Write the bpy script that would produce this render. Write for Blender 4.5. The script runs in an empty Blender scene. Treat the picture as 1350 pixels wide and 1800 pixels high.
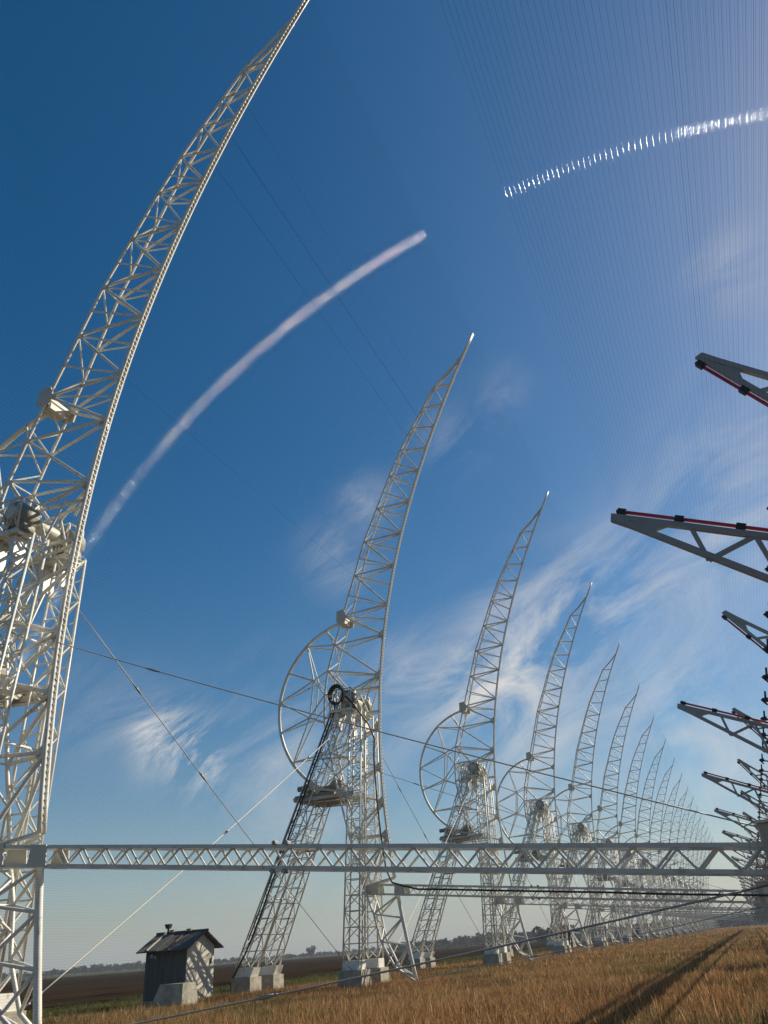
import bpy, math, random
import numpy as np
from mathutils import Vector, Matrix

random.seed(7)
rng = np.random.default_rng(7)
scene = bpy.context.scene
COL = scene.collection
R = math.radians

# ------------------------------------------------------------------ camera
H = 1.65                                   # eye height, ground is z = 0, the row of ribs runs along +Y
FPX, CX, CY = 1352.0, 675.0, 900.0         # focal length and centre of the 1350 x 1800 photograph
def _axes(vp=(1325, 1622), slope=-0.073):
    y = np.array([vp[0] - CX, vp[1] - CY, FPX]); y /= np.linalg.norm(y)
    n = np.cross(y, np.array([1, slope, 0.0])); n /= np.linalg.norm(n)
    if n[1] > 0: n = -n
    return np.cross(y, n), y, n
AX, AY, AZ = _axes()
def view_dir(px, py):
    r = np.array([px - CX, py - CY, FPX]); v = np.array([r @ AX, r @ AY, r @ AZ])
    return v / np.linalg.norm(v)
cam_data = bpy.data.cameras.new('camera')
cam = bpy.data.objects.new('camera', cam_data); COL.objects.link(cam)
M = Matrix.Identity(4)
for i in range(3):
    a = (AX, AY, AZ)[i]
    M[i][0], M[i][1], M[i][2] = a[0], -a[1], -a[2]
M[2][3] = H
cam.matrix_world = M
cam_data.sensor_fit = 'HORIZONTAL'; cam_data.sensor_width = 36.0
cam_data.lens = 36.0 * FPX / 1350.0
cam_data.clip_start = 0.1; cam_data.clip_end = 20000
scene.camera = cam

# ------------------------------------------------------------------ sun, sky, exposure
SKY_SAT, SKY_HUE = 1.42, 0.495
SUN = Vector((0.5219, 0.635, 0.5695)).normalized()
sun_el = math.asin(SUN.z); sun_az = math.atan2(SUN.x, SUN.y)
sd = bpy.data.lights.new('sun', 'SUN'); sd.energy = 5.0; sd.angle = R(0.53); sd.color = (1.0, 0.91, 0.74)
so = bpy.data.objects.new('sun', sd); COL.objects.link(so)
so.rotation_mode = 'QUATERNION'; so.rotation_quaternion = SUN.to_track_quat('Z', 'Y'); so.location = (40, 50, 60)

def N(nt, typ, **kw):
    n = nt.nodes.new(typ)
    for k, v in kw.items():
        if k in n.inputs.keys() if isinstance(k, str) else False: n.inputs[k].default_value = v
        else: setattr(n, k, v)
    return n
def mathn(nt, op, a, b=None, c=None, clamp=False):
    n = nt.nodes.new('ShaderNodeMath'); n.operation = op; n.use_clamp = clamp
    for i, s in enumerate((a, b, c)):
        if s is None: continue
        if isinstance(s, (int, float)): n.inputs[i].default_value = s
        else: nt.links.new(s, n.inputs[i])
    return n.outputs[0]

world = bpy.data.worlds.new('World'); scene.world = world; world.use_nodes = True
wt = world.node_tree; wt.nodes.clear()
sky = wt.nodes.new('ShaderNodeTexSky'); sky.sky_type = 'NISHITA'; sky.sun_disc = False
sky.sun_elevation = sun_el; sky.sun_rotation = sun_az
sky.altitude = 0; sky.air_density = 1.0; sky.dust_density = 0.75; sky.ozone_density = 2.2
tc = wt.nodes.new('ShaderNodeTexCoord')
# cirrus: streaked noise over the whole dome, thicker where banks of it lie
u = view_dir(1250, 900) - view_dir(820, 1240); u /= np.linalg.norm(u)
c0 = view_dir(1000, 1060); v = np.cross(c0, u); v /= np.linalg.norm(v); w_ = np.cross(u, v)
def dotn(vec):
    n = wt.nodes.new('ShaderNodeVectorMath'); n.operation = 'DOT_PRODUCT'
    wt.links.new(tc.outputs['Generated'], n.inputs[0]); n.inputs[1].default_value = tuple(float(t) for t in vec)
    return n.outputs['Value']
cx = wt.nodes.new('ShaderNodeCombineXYZ')
wt.links.new(mathn(wt, 'MULTIPLY', dotn(u), 2.6), cx.inputs[0])
wt.links.new(mathn(wt, 'MULTIPLY', dotn(v), 7.0), cx.inputs[1])
wt.links.new(mathn(wt, 'MULTIPLY', dotn(w_), 3.0), cx.inputs[2])
nz = wt.nodes.new('ShaderNodeTexNoise'); nz.inputs['Scale'].default_value = 1.7; nz.inputs['Detail'].default_value = 8.0
nz.inputs['Roughness'].default_value = 0.66; nz.inputs['Distortion'].default_value = 0.7
wt.links.new(cx.outputs[0], nz.inputs['Vector'])
banks = [(895, 1190, 80, .9), (965, 1120, 75, .75), (1060, 1050, 75, .5), (1180, 985, 90, .38), (1300, 900, 100, .3), (840, 1225, 50, .9),
         (318, 1310, 40, 2.3), (276, 1285, 30, 1.6), (360, 1340, 30, 1.3), (590, 985, 42, .6), (650, 885, 34, .55), (800, 765, 45, .35), (885, 690, 35, .25),
         (715, 1215, 60, .75), (480, 1330, 100, .35), (560, 1400, 110, .3), (1290, 475, 42, .4), (1200, 1270, 90, .5), (1300, 800, 80, .3),
         (180, 1250, 60, .35), (1330, 1330, 90, .35), (960, 1350, 110, .35)]
acc = None
for (px, py, rad, st) in banks:
    d = view_dir(px, py); s = rad / 1500.0
    t = mathn(wt, 'SUBTRACT', dotn(d), 1.0)                   # -(angle^2)/2
    e = mathn(wt, 'MULTIPLY', mathn(wt, 'EXPONENT', mathn(wt, 'MULTIPLY', t, 1.0 / (s * s))), st)
    acc = e if acc is None else mathn(wt, 'ADD', acc, e)
dens = mathn(wt, 'MULTIPLY', mathn(wt, 'SUBTRACT', nz.outputs[0], 0.39), 3.2, clamp=True)
alpha = mathn(wt, 'MULTIPLY', mathn(wt, 'MULTIPLY', dens, acc), 0.98, clamp=True)
# clouds are lit like the haze round the sun: white, a little brighter than the sky behind
mixc = wt.nodes.new('ShaderNodeMix'); mixc.data_type = 'RGBA'
hs = wt.nodes.new('ShaderNodeHueSaturation'); hs.inputs['Saturation'].default_value = SKY_SAT; hs.inputs['Hue'].default_value = SKY_HUE
wt.links.new(sky.outputs[0], hs.inputs['Color'])
wt.links.new(alpha, mixc.inputs[0]); hzm = wt.nodes.new('ShaderNodeMix'); hzm.data_type = 'RGBA'      # grey-blue murk low over the horizon, all round
elev = mathn(wt, 'MAXIMUM', dotn((0, 0, 1)), 0.0)
wt.links.new(mathn(wt, 'MULTIPLY', mathn(wt, 'EXPONENT', mathn(wt, 'MULTIPLY', elev, -8.5)), 0.72), hzm.inputs[0])
wt.links.new(hs.outputs[0], hzm.inputs[6]); hzm.inputs[7].default_value = (3.75, 4.15, 4.35, 1)
wt.links.new(hzm.outputs[2], mixc.inputs[6])
mixc.inputs[7].default_value = (7.8, 7.8, 7.8, 1)
bg = wt.nodes.new('ShaderNodeBackground'); bg.inputs['Strength'].default_value = 0.072
wt.links.new(mixc.outputs[2], bg.inputs['Color'])
wo = wt.nodes.new('ShaderNodeOutputWorld'); wt.links.new(bg.outputs[0], wo.inputs['Surface'])

vs = scene.view_settings
vs.view_transform = 'Standard'; vs.look = 'None'; vs.exposure = 0.3; vs.gamma = 1.0; vs.use_curve_mapping = False
scene.render.engine = 'CYCLES'
scene.cycles.max_bounces = 4; scene.cycles.diffuse_bounces = 2; scene.cycles.glossy_bounces = 2; scene.cycles.transmission_bounces = 2; scene.cycles.volume_bounces = 0; scene.cycles.transparent_max_bounces = 8
scene.cycles.use_denoising = True

# ------------------------------------------------------------------ materials
def material(name, base, rough=0.5, metal=0.0, var=0.0, scale=3.0, var_col=None, bump=0.0, bump_scale=30.0, detail=6.0, stretch=(1, 1, 1), lo=.35, hi=.7, spec=None, coords='Object', rust=0.0):
    m = bpy.data.materials.new(name); m.use_nodes = True
    nt = m.node_tree; b = nt.nodes['Principled BSDF']
    b.inputs['Base Color'].default_value = (*base, 1); b.inputs['Roughness'].default_value = rough; b.inputs['Metallic'].default_value = metal
    if spec is not None: b.inputs['Specular IOR Level'].default_value = spec
    geo = nt.nodes.new('ShaderNodeNewGeometry') if coords == 'World' else nt.nodes.new('ShaderNodeTexCoord')
    src = geo.outputs['Position'] if coords == 'World' else geo.outputs['Object']
    mp = nt.nodes.new('ShaderNodeMapping'); mp.inputs['Scale'].default_value = stretch
    nt.links.new(src, mp.inputs['Vector'])
    if var_col is not None:
        n = nt.nodes.new('ShaderNodeTexNoise'); n.inputs['Scale'].default_value = scale; n.inputs['Detail'].default_value = detail
        n.inputs['Roughness'].default_value = .65
        nt.links.new(mp.outputs[0], n.inputs['Vector'])
        r = nt.nodes.new('ShaderNodeMapRange'); r.inputs['From Min'].default_value = lo; r.inputs['From Max'].default_value = hi
        nt.links.new(n.outputs[0], r.inputs['Value'])
        k = mathn(nt, 'MULTIPLY', r.outputs[0], var)
        mx = nt.nodes.new('ShaderNodeMix'); mx.data_type = 'RGBA'
        nt.links.new(k, mx.inputs[0]); mx.inputs[6].default_value = (*base, 1); mx.inputs[7].default_value = (*var_col, 1)
        out = mx.outputs[2]
        if rust:                                               # scattered rust spots and runs
            n3 = nt.nodes.new('ShaderNodeTexNoise'); n3.inputs['Scale'].default_value = 5.5; n3.inputs['Detail'].default_value = 7; n3.inputs['Roughness'].default_value = .7
            mp3 = nt.nodes.new('ShaderNodeMapping'); mp3.inputs['Scale'].default_value = (1, 1, .35); nt.links.new(src, mp3.inputs['Vector']); nt.links.new(mp3.outputs[0], n3.inputs['Vector'])
            r3 = nt.nodes.new('ShaderNodeMapRange'); r3.inputs['From Min'].default_value = .57; r3.inputs['From Max'].default_value = .70; nt.links.new(n3.outputs[0], r3.inputs['Value'])
            m3 = nt.nodes.new('ShaderNodeMix'); m3.data_type = 'RGBA'; nt.links.new(mathn(nt, 'MULTIPLY', r3.outputs[0], rust), m3.inputs[0])
            nt.links.new(out, m3.inputs[6]); m3.inputs[7].default_value = (.21, .105, .05, 1); out = m3.outputs[2]
        nt.links.new(out, b.inputs['Base Color'])
    if bump:
        n2 = nt.nodes.new('ShaderNodeTexNoise'); n2.inputs['Scale'].default_value = bump_scale; n2.inputs['Detail'].default_value = 5
        nt.links.new(mp.outputs[0], n2.inputs['Vector'])
        bp = nt.nodes.new('ShaderNodeBump'); bp.inputs['Strength'].default_value = bump; bp.inputs['Distance'].default_value = .03
        nt.links.new(n2.outputs[0], bp.inputs['Height']); nt.links.new(bp.outputs[0], b.inputs['Normal'])
    return m
PAINT = material('white_paint', (.74, .72, .645), .42, rust=.8, var=.55, var_col=(.52, .48, .39), scale=1.4, coords='World', lo=.48, hi=.75)
PAINT_ARM = material('arm_paint', (.66, .645, .575), .5, rust=.5, var=.5, var_col=(.33, .30, .24), scale=2.2, coords='World', lo=.45, hi=.75)
CLAMP = material('clamp_metal', (.16, .16, .155), .55, metal=.3)
STEEL = material('galvanised_steel', (.34, .335, .32), .5, metal=.2, var=.5, var_col=(.23, .225, .21), scale=6, coords='World')
def wire_material(name, col, rough, aniso):
    """drawn wire: polished along its length (world Y), duller round it"""
    m = bpy.data.materials.new(name); m.use_nodes = True; nt = m.node_tree; nt.nodes.clear()
    g = nt.nodes.new('ShaderNodeBsdfAnisotropic'); g.distribution = 'BECKMANN'
    g.inputs['Color'].default_value = (*col, 1); g.inputs['Roughness'].default_value = rough; g.inputs['Anisotropy'].default_value = aniso
    t = nt.nodes.new('ShaderNodeCombineXYZ'); t.inputs[1].default_value = 1.0; nt.links.new(t.outputs[0], g.inputs['Tangent'])
    o = nt.nodes.new('ShaderNodeOutputMaterial'); nt.links.new(g.outputs[0], o.inputs['Surface']); return m
WIRES = [wire_material('bright_wire', (c, c * .95, c * .98), .14, .84) for c in (.012, .022, .034, .046, .06)]   # cleaner and more tarnished wires
FEEDWIRES = [wire_material('feed_wire', (c, c * .98, c), .14, .83) for c in (.035, .05, .07, .095)]
ROPE = material('steel_rope', (.42, .40, .36), .55, metal=.3, var=.4, var_col=(.20, .18, .16), scale=9, coords='World')
CONCRETE = material('concrete', (.44, .40, .31), .9, var=.9, var_col=(.17, .155, .13), scale=2.2, coords='World', bump=.5, bump_scale=22)
PLATE = material('painted_plate', (.60, .57, .48), .5, rust=.5, var=.4, var_col=(.45, .41, .33), scale=2, coords='World')
BOXM = material('arm_box_paint', (.44, .42, .36), .7, var=.6, var_col=(.27, .25, .21), scale=3, coords='World', bump=.3, bump_scale=14)
BLACK = material('black_rubber', (.018, .018, .018), .55)
DARKROPE = material('tarred_rope', (.012, .012, .012), .95, spec=0.0)
REDM = material('red_conduit', (.52, .035, .03), .4)
DARKSTEEL = material('dark_machinery', (.24, .23, .19), .6, metal=.2, var=.6, var_col=(.30, .27, .20), scale=5, coords='World')
WOOD = material('deck_grating', (.30, .27, .21), .8, var=.5, var_col=(.18, .16, .12), scale=7, coords='World')

# ------------------------------------------------------------------ mesh helpers
def tube_geo(p0, p1, r, n, r1=None):
    p0 = np.array(p0, float); p1 = np.array(p1, float); d = p1 - p0; L = np.linalg.norm(d); d /= L
    a = np.array([0, 0, 1.0]) if abs(d[2]) < .9 else np.array([1.0, 0, 0])
    x = np.cross(a, d); x /= np.linalg.norm(x); y = np.cross(d, x)
    t = np.arange(n) * 2 * math.pi / n + math.pi / n
    ring = np.outer(np.cos(t), x) + np.outer(np.sin(t), y)
    return np.vstack([p0 + ring * r, p1 + ring * (r if r1 is None else r1)])
class MB:
    def __init__(s): s.v = []; s.f = []; s.n = 0
    def tube(s, p0, p1, r, n=6, cap=True, r1=None):
        s.v.append(tube_geo(p0, p1, r, n, r1)); b = s.n
        for i in range(n):
            j = (i + 1) % n; s.f.append((b + i, b + j, b + n + j, b + n + i))
        if cap:
            s.f.append(tuple(b + i for i in range(n - 1, -1, -1))); s.f.append(tuple(b + n + i for i in range(n)))
        s.n += 2 * n; return s
    def poly(s, pts, r, n=6):
        pts = [np.array(p, float) for p in pts]; b = s.n
        for i, p in enumerate(pts):
            d = pts[min(i + 1, len(pts) - 1)] - pts[max(i - 1, 0)]; d /= np.linalg.norm(d)
            a = np.array([0, 1.0, 0]) if abs(d[1]) < .9 else np.array([1.0, 0, 0])
            x = np.cross(a, d); x /= np.linalg.norm(x); y = np.cross(d, x)
            t = np.arange(n) * 2 * math.pi / n
            s.v.append(p + r * (np.outer(np.cos(t), x) + np.outer(np.sin(t), y)))
        m = len(pts)
        for k in range(m - 1):
            for i in range(n):
                j = (i + 1) % n; s.f.append((b + k * n + i, b + k * n + j, b + (k + 1) * n + j, b + (k + 1) * n + i))
        s.f.append(tuple(b + i for i in range(n - 1, -1, -1))); s.f.append(tuple(b + (m - 1) * n + i for i in range(n)))
        s.n += m * n; return s
    def hexa(s, c8):
        b = s.n; s.v.append(np.array(c8, float))
        for q in ((0, 3, 2, 1), (4, 5, 6, 7), (0, 1, 5, 4), (1, 2, 6, 5), (2, 3, 7, 6), (3, 0, 4, 7)): s.f.append(tuple(b + i for i in q))
        s.n += 8; return s
    def box(s, lo, hi):
        (x0, y0, z0), (x1, y1, z1) = lo, hi
        return s.hexa([(x0, y0, z0), (x1, y0, z0), (x1, y1, z0), (x0, y1, z0), (x0, y0, z1), (x1, y0, z1), (x1, y1, z1), (x0, y1, z1)])
    def bar(s, p0, p1, w, h, up=(0, 0, 1)):                      # rectangular bar
        p0 = np.array(p0, float); p1 = np.array(p1, float); d = p1 - p0; d /= np.linalg.norm(d)
        x = np.cross(np.array(up, float), d); x /= np.linalg.norm(x); y = np.cross(d, x); x = x * w / 2; y = y * h / 2
        return s.hexa([p0 - x - y, p0 + x - y, p0 + x + y, p0 - x + y, p1 - x - y, p1 + x - y, p1 + x + y, p1 - x + y])
    def prism(s, xz, y0, y1):                                    # outline in X-Z pushed along Y
        b = s.n; n = len(xz)
        s.v.append(np.array([(x, y0, z) for x, z in xz] + [(x, y1, z) for x, z in xz], float))
        for i in range(n):
            j = (i + 1) % n; s.f.append((b + i, b + j, b + n + j, b + n + i))
        s.f.append(tuple(b + i for i in range(n - 1, -1, -1))); s.f.append(tuple(b + n + i for i in range(n)))
        s.n += 2 * n; return s
    def mesh(s, name, mat, smooth=False):
        me = bpy.data.meshes.new(name); me.from_pydata(np.vstack(s.v).tolist(), [], s.f)
        if mat: me.materials.append(mat)
        if smooth: me.polygons.foreach_set('use_smooth', [len(p) < 5 for p in s.f])
        me.update(); return me
    def build(s, name, mat, parent=None, smooth=False):
        return link(name, s.mesh(name, mat, smooth), parent)
def link(name, me, parent=None):
    o = bpy.data.objects.new(name, me); COL.objects.link(o)
    if parent: o.parent = parent
    return o
def empty(name, loc, label, cat, group=None):
    o = bpy.data.objects.new(name, None); COL.objects.link(o); o.location = loc; o.empty_display_size = .3
    tag(o, label, cat, group); return o
def tag(o, label, cat, group=None, kind=None):
    if label: o['label'] = label
    if cat: o['category'] = cat
    if group: o['group'] = group
    if kind: o['kind'] = kind
    return o
_unit = {}
def unit_tube(n, mat):
    k = (n, mat.name)
    if k not in _unit:
        _unit[k] = MB().tube((0, 0, 0), (0, 0, 1), 1.0, n).mesh('tube', mat, True)
    return _unit[k]
def unit_bar(mat):
    k = ('bar', mat.name)
    if k not in _unit: _unit[k] = MB().box((-.5, -.5, 0), (.5, .5, 1)).mesh('bar', mat)
    return _unit[k]
def rod(name, p0, p1, r, mat, parent, n=8):
    p0 = Vector(p0); p1 = Vector(p1); d = p1 - p0
    o = link(name, unit_tube(n, mat), parent)
    o.matrix_local = Matrix.Translation(p0) @ d.to_track_quat('Z', 'Y').to_matrix().to_4x4() @ Matrix.Diagonal((r, r, d.length, 1))
    return o
def flat(name, p0, p1, w, h, mat, parent):
    p0 = Vector(p0); p1 = Vector(p1); d = p1 - p0
    o = link(name, unit_bar(mat), parent)
    o.matrix_local = Matrix.Translation(p0) @ d.to_track_quat('Z', 'Y').to_matrix().to_4x4() @ Matrix.Diagonal((w, h, d.length, 1))
    return o
def copy_tree(o, parent=None):
    c = o.copy(); COL.objects.link(c)
    if parent: c.parent = parent
    for ch in list(o.children): copy_tree(ch, c)
    return c
ORD = ['first', 'second', 'third', 'fourth', 'fifth', 'sixth', 'seventh', 'eighth', 'ninth', 'tenth', 'eleventh', 'twelfth', 'thirteenth', 'fourteenth',
       'fifteenth', 'sixteenth', 'seventeenth', 'eighteenth', 'nineteenth', 'twentieth', 'twenty-first', 'twenty-second', 'twenty-third', 'twenty-fourth']

# ------------------------------------------------------------------ the lie of the land
Y0, STEP, NRIB = 15.9, 23.5, 19
YEND = Y0 + STEP * (NRIB - 1)
ribY = [Y0 + STEP * k for k in range(NRIB)]
XD, XG = -26.0, -37.0                     # edge of the dry grass, edge of the ploughed field

def sheet(name, x0, x1, y0, y1, z, mat, nx=1, ny=1):
    xs = np.linspace(x0, x1, nx + 1); ys = np.linspace(y0, y1, ny + 1)
    vs_ = [(x, y, z) for y in ys for x in xs]; f = [(j * (nx + 1) + i, j * (nx + 1) + i + 1, (j + 1) * (nx + 1) + i + 1, (j + 1) * (nx + 1) + i) for j in range(ny) for i in range(nx)]
    me = bpy.data.meshes.new(name); me.from_pydata(vs_, [], f); me.materials.append(mat)
    o = link(name, me); o['kind'] = 'structure'; return o
FIELD = material('far_fields', (.05, .055, .03), .95, spec=0.0, var=1, var_col=(.075, .065, .04), scale=.006, coords='World', lo=.4, hi=.6)
SOIL = material('ploughed_soil', (.017, .0125, .009), .95, spec=0.0, var=.9, var_col=(.032, .023, .016), scale=.5, coords='World', bump=1, bump_scale=1.4, stretch=(1, .12, 1))
GREEN = material('green_verge', (.055, .062, .022), .95, spec=0.0, var=1, var_col=(.11, .09, .035), scale=.35, coords='World', bump=.6, bump_scale=6)
STRAW = material('straw_ground', (.105, .062, .026), .95, spec=0.0, var=1, var_col=(.16, .098, .042), scale=.6, coords='World', bump=1, bump_scale=9)
sheet('ground', -6000, 6000, -300, 9000, -.012, FIELD)
sheet('ploughed_field', -285, XG, -60, 900, -.008, SOIL)
sheet('green_verge', XG, XD, -60, 900, -.004, GREEN)
sheet('dry_meadow', XD, 60, -60, 620, 0.0, STRAW)

# ploughed clods: low furrow ridges along the field, close enough to show
mb = MB(); 
for i in range(46):
    x = XG - .4 - i * 1.05
    ys = np.arange(22, 150, 3.0)
    pts = [(x + rng.normal(0, .06), y, -.02 + abs(rng.normal(0, .05))) for y in ys]
    mb.poly(pts, .20 + rng.random() * .06, 5)
fur = mb.build('furrow_ridges', SOIL); tag(fur, 'dark clods and furrows of the ploughed field behind the hut', 'soil', kind='stuff')

# ------------------------------------------------------------------ ribs
cf = np.polyfit([37.49, 35.3, 32.47, 29.44, 27.4, 23.83, 20.68, 19.4, 17.3, 15.0, 12.6, 10.17, 8.2, 6.77, 4.6, 3.6, 2.0, .5],
                [-7.68, -9.0, -10.46, -11.9, -12.55, -14.11, -14.95, -15.4, -15.7, -16.05, -16.2, -16.3, -16.27, -16.15, -15.95, -15.82, -15.55, -15.18], 5)
def fx(z): return float(np.polyval(cf, z))
ZTOP, ZBOT = 37.45, .22
def fpt(z, y=0.0): return (fx(z), y, z)
FZ = [33.84, 32.47, 30.89, 29.44, 27.91, 25.87, 23.83, 21.74, 19.36, 17.55, 15.2]
BK = [(-10.88, 33.96), (-11.8, 32.48), (-12.68, 31.16), (-13.57, 29.69), (-14.46, 27.95), (-15.44, 25.78), (-16.42, 23.65), (-17.15, 21.5), (-18.0, 19.02), (-18.6, 17.34), (-19.08, 15.87)]
HUB = [(-19.33, 14.5), (-19.4, 12.95)]
LOW = [(-19.1, 11.2), (-18.7, 9.2), (-18.1, 6.8), (-17.45, 4.45)]
EXT = [(-17.0, 3.2), (-16.72, 2.0), (-16.1, .9)]
def bw(z):                                                    # half distance of the two back chords
    if z > 34: return .10
    if z > 19: return .10 + (34 - z) / 15 * .42
    if z > 4: return .52
    return .52 - (4 - z) / 4 * .3
def rib_members():
    m = []                                                    # (name, p0, p1, radius)
    nodes = BK + HUB + LOW
    for s in (-1, 1):
        B = lambda q: (q[0], s * bw(q[1]), q[1])
        for i, q in enumerate(BK):
            m.append(('brace', B(q), fpt(FZ[i], s * .05), .043 if i < 5 else .053))
            if i + 1 < len(FZ): m.append(('brace', B(q), fpt(FZ[i + 1], s * .05), .043 if i < 5 else .053))
            if 4 <= i <= 8:
                qm = ((q[0] + BK[i - 1][0]) / 2, (q[1] + BK[i - 1][1]) / 2)
                m.append(('brace', B(qm), fpt(FZ[i], s * .05), .036))
                m.append(('brace', B(q), fpt((FZ[i] + FZ[i + 1]) / 2, s * .05), .036))
        # below the hub
        for q, za, zb in ((LOW[0], 12.3, 10.17), (LOW[1], 10.17, 8.4), (LOW[2], 8.4, 6.77), (LOW[3], 6.77, 4.75)):
            m.append(('brace', B(q), fpt(za, s * .05), .056)); m.append(('brace', B(q), fpt(zb, s * .05), .056))
        for q, za, zb in ((EXT[0], 3.95, 2.95), (EXT[1], 2.95, 1.75), (EXT[2], 1.75, .45)):
            m.append(('brace', B(q), fpt(za, s * .03), .045)); m.append(('brace', B(q), fpt(zb, s * .03), .045))
        # hub spokes of the big wheel
        N1, N2 = (-20.11, 15.51), (-20.42, 13.4)
        RG = [(-19.32, 18.49), (-20.64, 17.75), (-21.89, 16.36), (-22.5, 14.66), (-22.4, 12.91), (-21.6, 11.14)]
        n = lambda q, f=.62: (q[0], s * bw(14) * f, q[1])
        r0 = lambda q: (q[0], s * .06, q[1])
        for a, b in ((r0(RG[0]), B(BK[9])), (r0(RG[1]), B(BK[9])), (r0(RG[1]), n(N1)), (r0(RG[2]), n(N1)), (r0(RG[3]), n(N1)), (n(N1), B(BK[10])), (n(N1), B(HUB[0])),
                     (n(N1), n(N2)), (r0(RG[3]), n(N2)), (r0(RG[4]), n(N2)), (n(N2), B(HUB[0])), (n(N2), B(HUB[1])), (n(N2), r0(RG[5])), (r0(RG[5]), B(LOW[0]))):
            m.append(('spoke', a, b, .042))
        # hub girder, two levels with lacing
        for zz in (14.5, 13.15): m.append(('hub_beam', (-19.33, s * .5, zz), (fx(zz) - .06, s * .12, zz), .06))
        xs = np.linspace(-19.2, -16.5, 6)
        for i in range(5): m.append(('hub_lace', (xs[i], s * .5, 14.5 if i % 2 else 13.15), (xs[i + 1], s * .45, 13.15 if i % 2 else 14.5), .04))
        m.append(('brace', B(BK[10]), (-18.0, s * .5, 14.5), .06)); m.append(('brace', fpt(15.2, s * .05), (-17.6, s * .5, 14.5), .06))
        m.append(('brace', fpt(15.2, s * .05), (-17.0, s * .5, 14.5), .045))
    # lacing between the two back chords
    seq = BK + HUB + LOW + EXT[:2]
    pts = []
    for i in range(len(seq) - 1):
        a, b = seq[i], seq[i + 1]; L = math.dist(a, b); k = 2 if L > 1.2 else 1
        for j in range(k): t = j / k; pts.append((a[0] + (b[0] - a[0]) * t, a[1] + (b[1] - a[1]) * t))
    pts.append(seq[-1])
    for i in range(len(pts) - 1):
        s = 1 if i % 2 else -1; a, b = pts[i], pts[i + 1]
        m.append(('lace', (a[0], s * bw(a[1]), a[1]), (b[0], -s * bw(b[1]), b[1]), .032))
        if i % 2 == 0: m.append(('lace', (a[0], -bw(a[1]), a[1]), (a[0], bw(a[1]), a[1]), .032))
    return m
RIB_M = rib_members()
def chord_meshes():
    zs = np.concatenate([np.linspace(ZTOP, 4.75, 44)])
    out = {}
    out['front_chord'] = MB().poly([fpt(z, -.075) for z in zs], .064, 8).mesh('front_chord', PAINT, True)
    out['front_chord_far'] = MB().poly([fpt(z, .075) for z in zs], .064, 8).mesh('front_chord', PAINT, True)
    z2 = np.linspace(4.45, ZBOT, 8)
    out['toe_chord'] = MB().poly([fpt(z, 0) for z in z2], .095, 8).mesh('toe_chord', PAINT, True)
    path = [(fx(35.9), 35.9), (-9.86, 34.75)] + BK + HUB + LOW
    for s in (-1, 1):
        out['back_chord%d' % s] = MB().poly([(x, s * bw(z), z) for x, z in path], .058, 8).mesh('back_chord', PAINT, True)
        out['toe_back%d' % s] = MB().poly([(x, s * bw(z), z) for x, z in [LOW[-1]] + EXT + [(fx(.3) + .0, .3)]], .055, 8).mesh('toe_back_chord', PAINT, True)
    # wire clamps along the mirror edge
    mb = MB()
    for z in np.arange(5.0, 37.2, .18):
        x = fx(z); mb.box((x + .055, -.04, z - .02), (x + .084, .04, z + .02))
    out['clamps'] = mb.mesh('wire_clamps', CLAMP)
    c = (-17.6, 13.9); r = 4.98
    ang = np.linspace(R(97), R(262), 44)
    out['ring'] = MB().poly([(c[0] + r * math.cos(t), 0, c[1] + r * math.sin(t)) for t in ang], .095, 8).mesh('wheel_ring', PAINT, True)
    # gusset box where the wheel ring meets the back chord
    mb = MB(); mb.prism([(-18.4, 18.7), (-17.85, 18.6), (-17.75, 19.05), (-17.9, 19.4), (-18.35, 19.35)], -.62, -.56)
    mb.prism([(-18.4, 18.7), (-17.85, 18.6), (-17.75, 19.05), (-17.9, 19.4), (-18.35, 19.35)], .56, .62)
    mb.tube((-18.1, -.56, 18.95), (-18.1, .56, 18.95), .17, 10)
    mb.box((-18.4, -.4, 18.6), (-17.95, .3, 18.82))
    out['gusset'] = mb.mesh('ring_gusset', PLATE)
    mb = MB()
    for za in (15.2, 12.35, 10.17, 8.4, 6.77, 17.55):
        x = fx(za); mb.prism([(x + .02, za - .38), (x + .02, za + .38), (x - .34, za + .1), (x - .34, za - .1)], -.03, .03)
    out['plates'] = mb.mesh('node_plates', PLATE)
    return out
CH = chord_meshes()
def joined(members, name, mat, n=5):
    mb = MB()
    for _, a, b, r in members: mb.tube(a, b, r, n, cap=False)
    return mb.mesh(name, mat, True)
RIB_JOIN = {nm: joined([q for q in RIB_M if q[0] == nm], nm, PAINT) for nm in ('brace', 'spoke', 'hub_beam', 'hub_lace', 'lace')}
JOIN_NAMES = {'brace': 'bracing', 'spoke': 'wheel_spokes', 'hub_beam': 'hub_beams', 'hub_lace': 'hub_lacing', 'lace': 'back_lacing'}
RIB_LABEL = {0: 'largest white lattice reflector rib, cut off by the left and top edges of the photo',
             1: 'second white lattice reflector rib, complete with its wheel, rising above the hut',
             2: 'third white lattice reflector rib, tip below and beside the tip of the second rib'}
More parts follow.
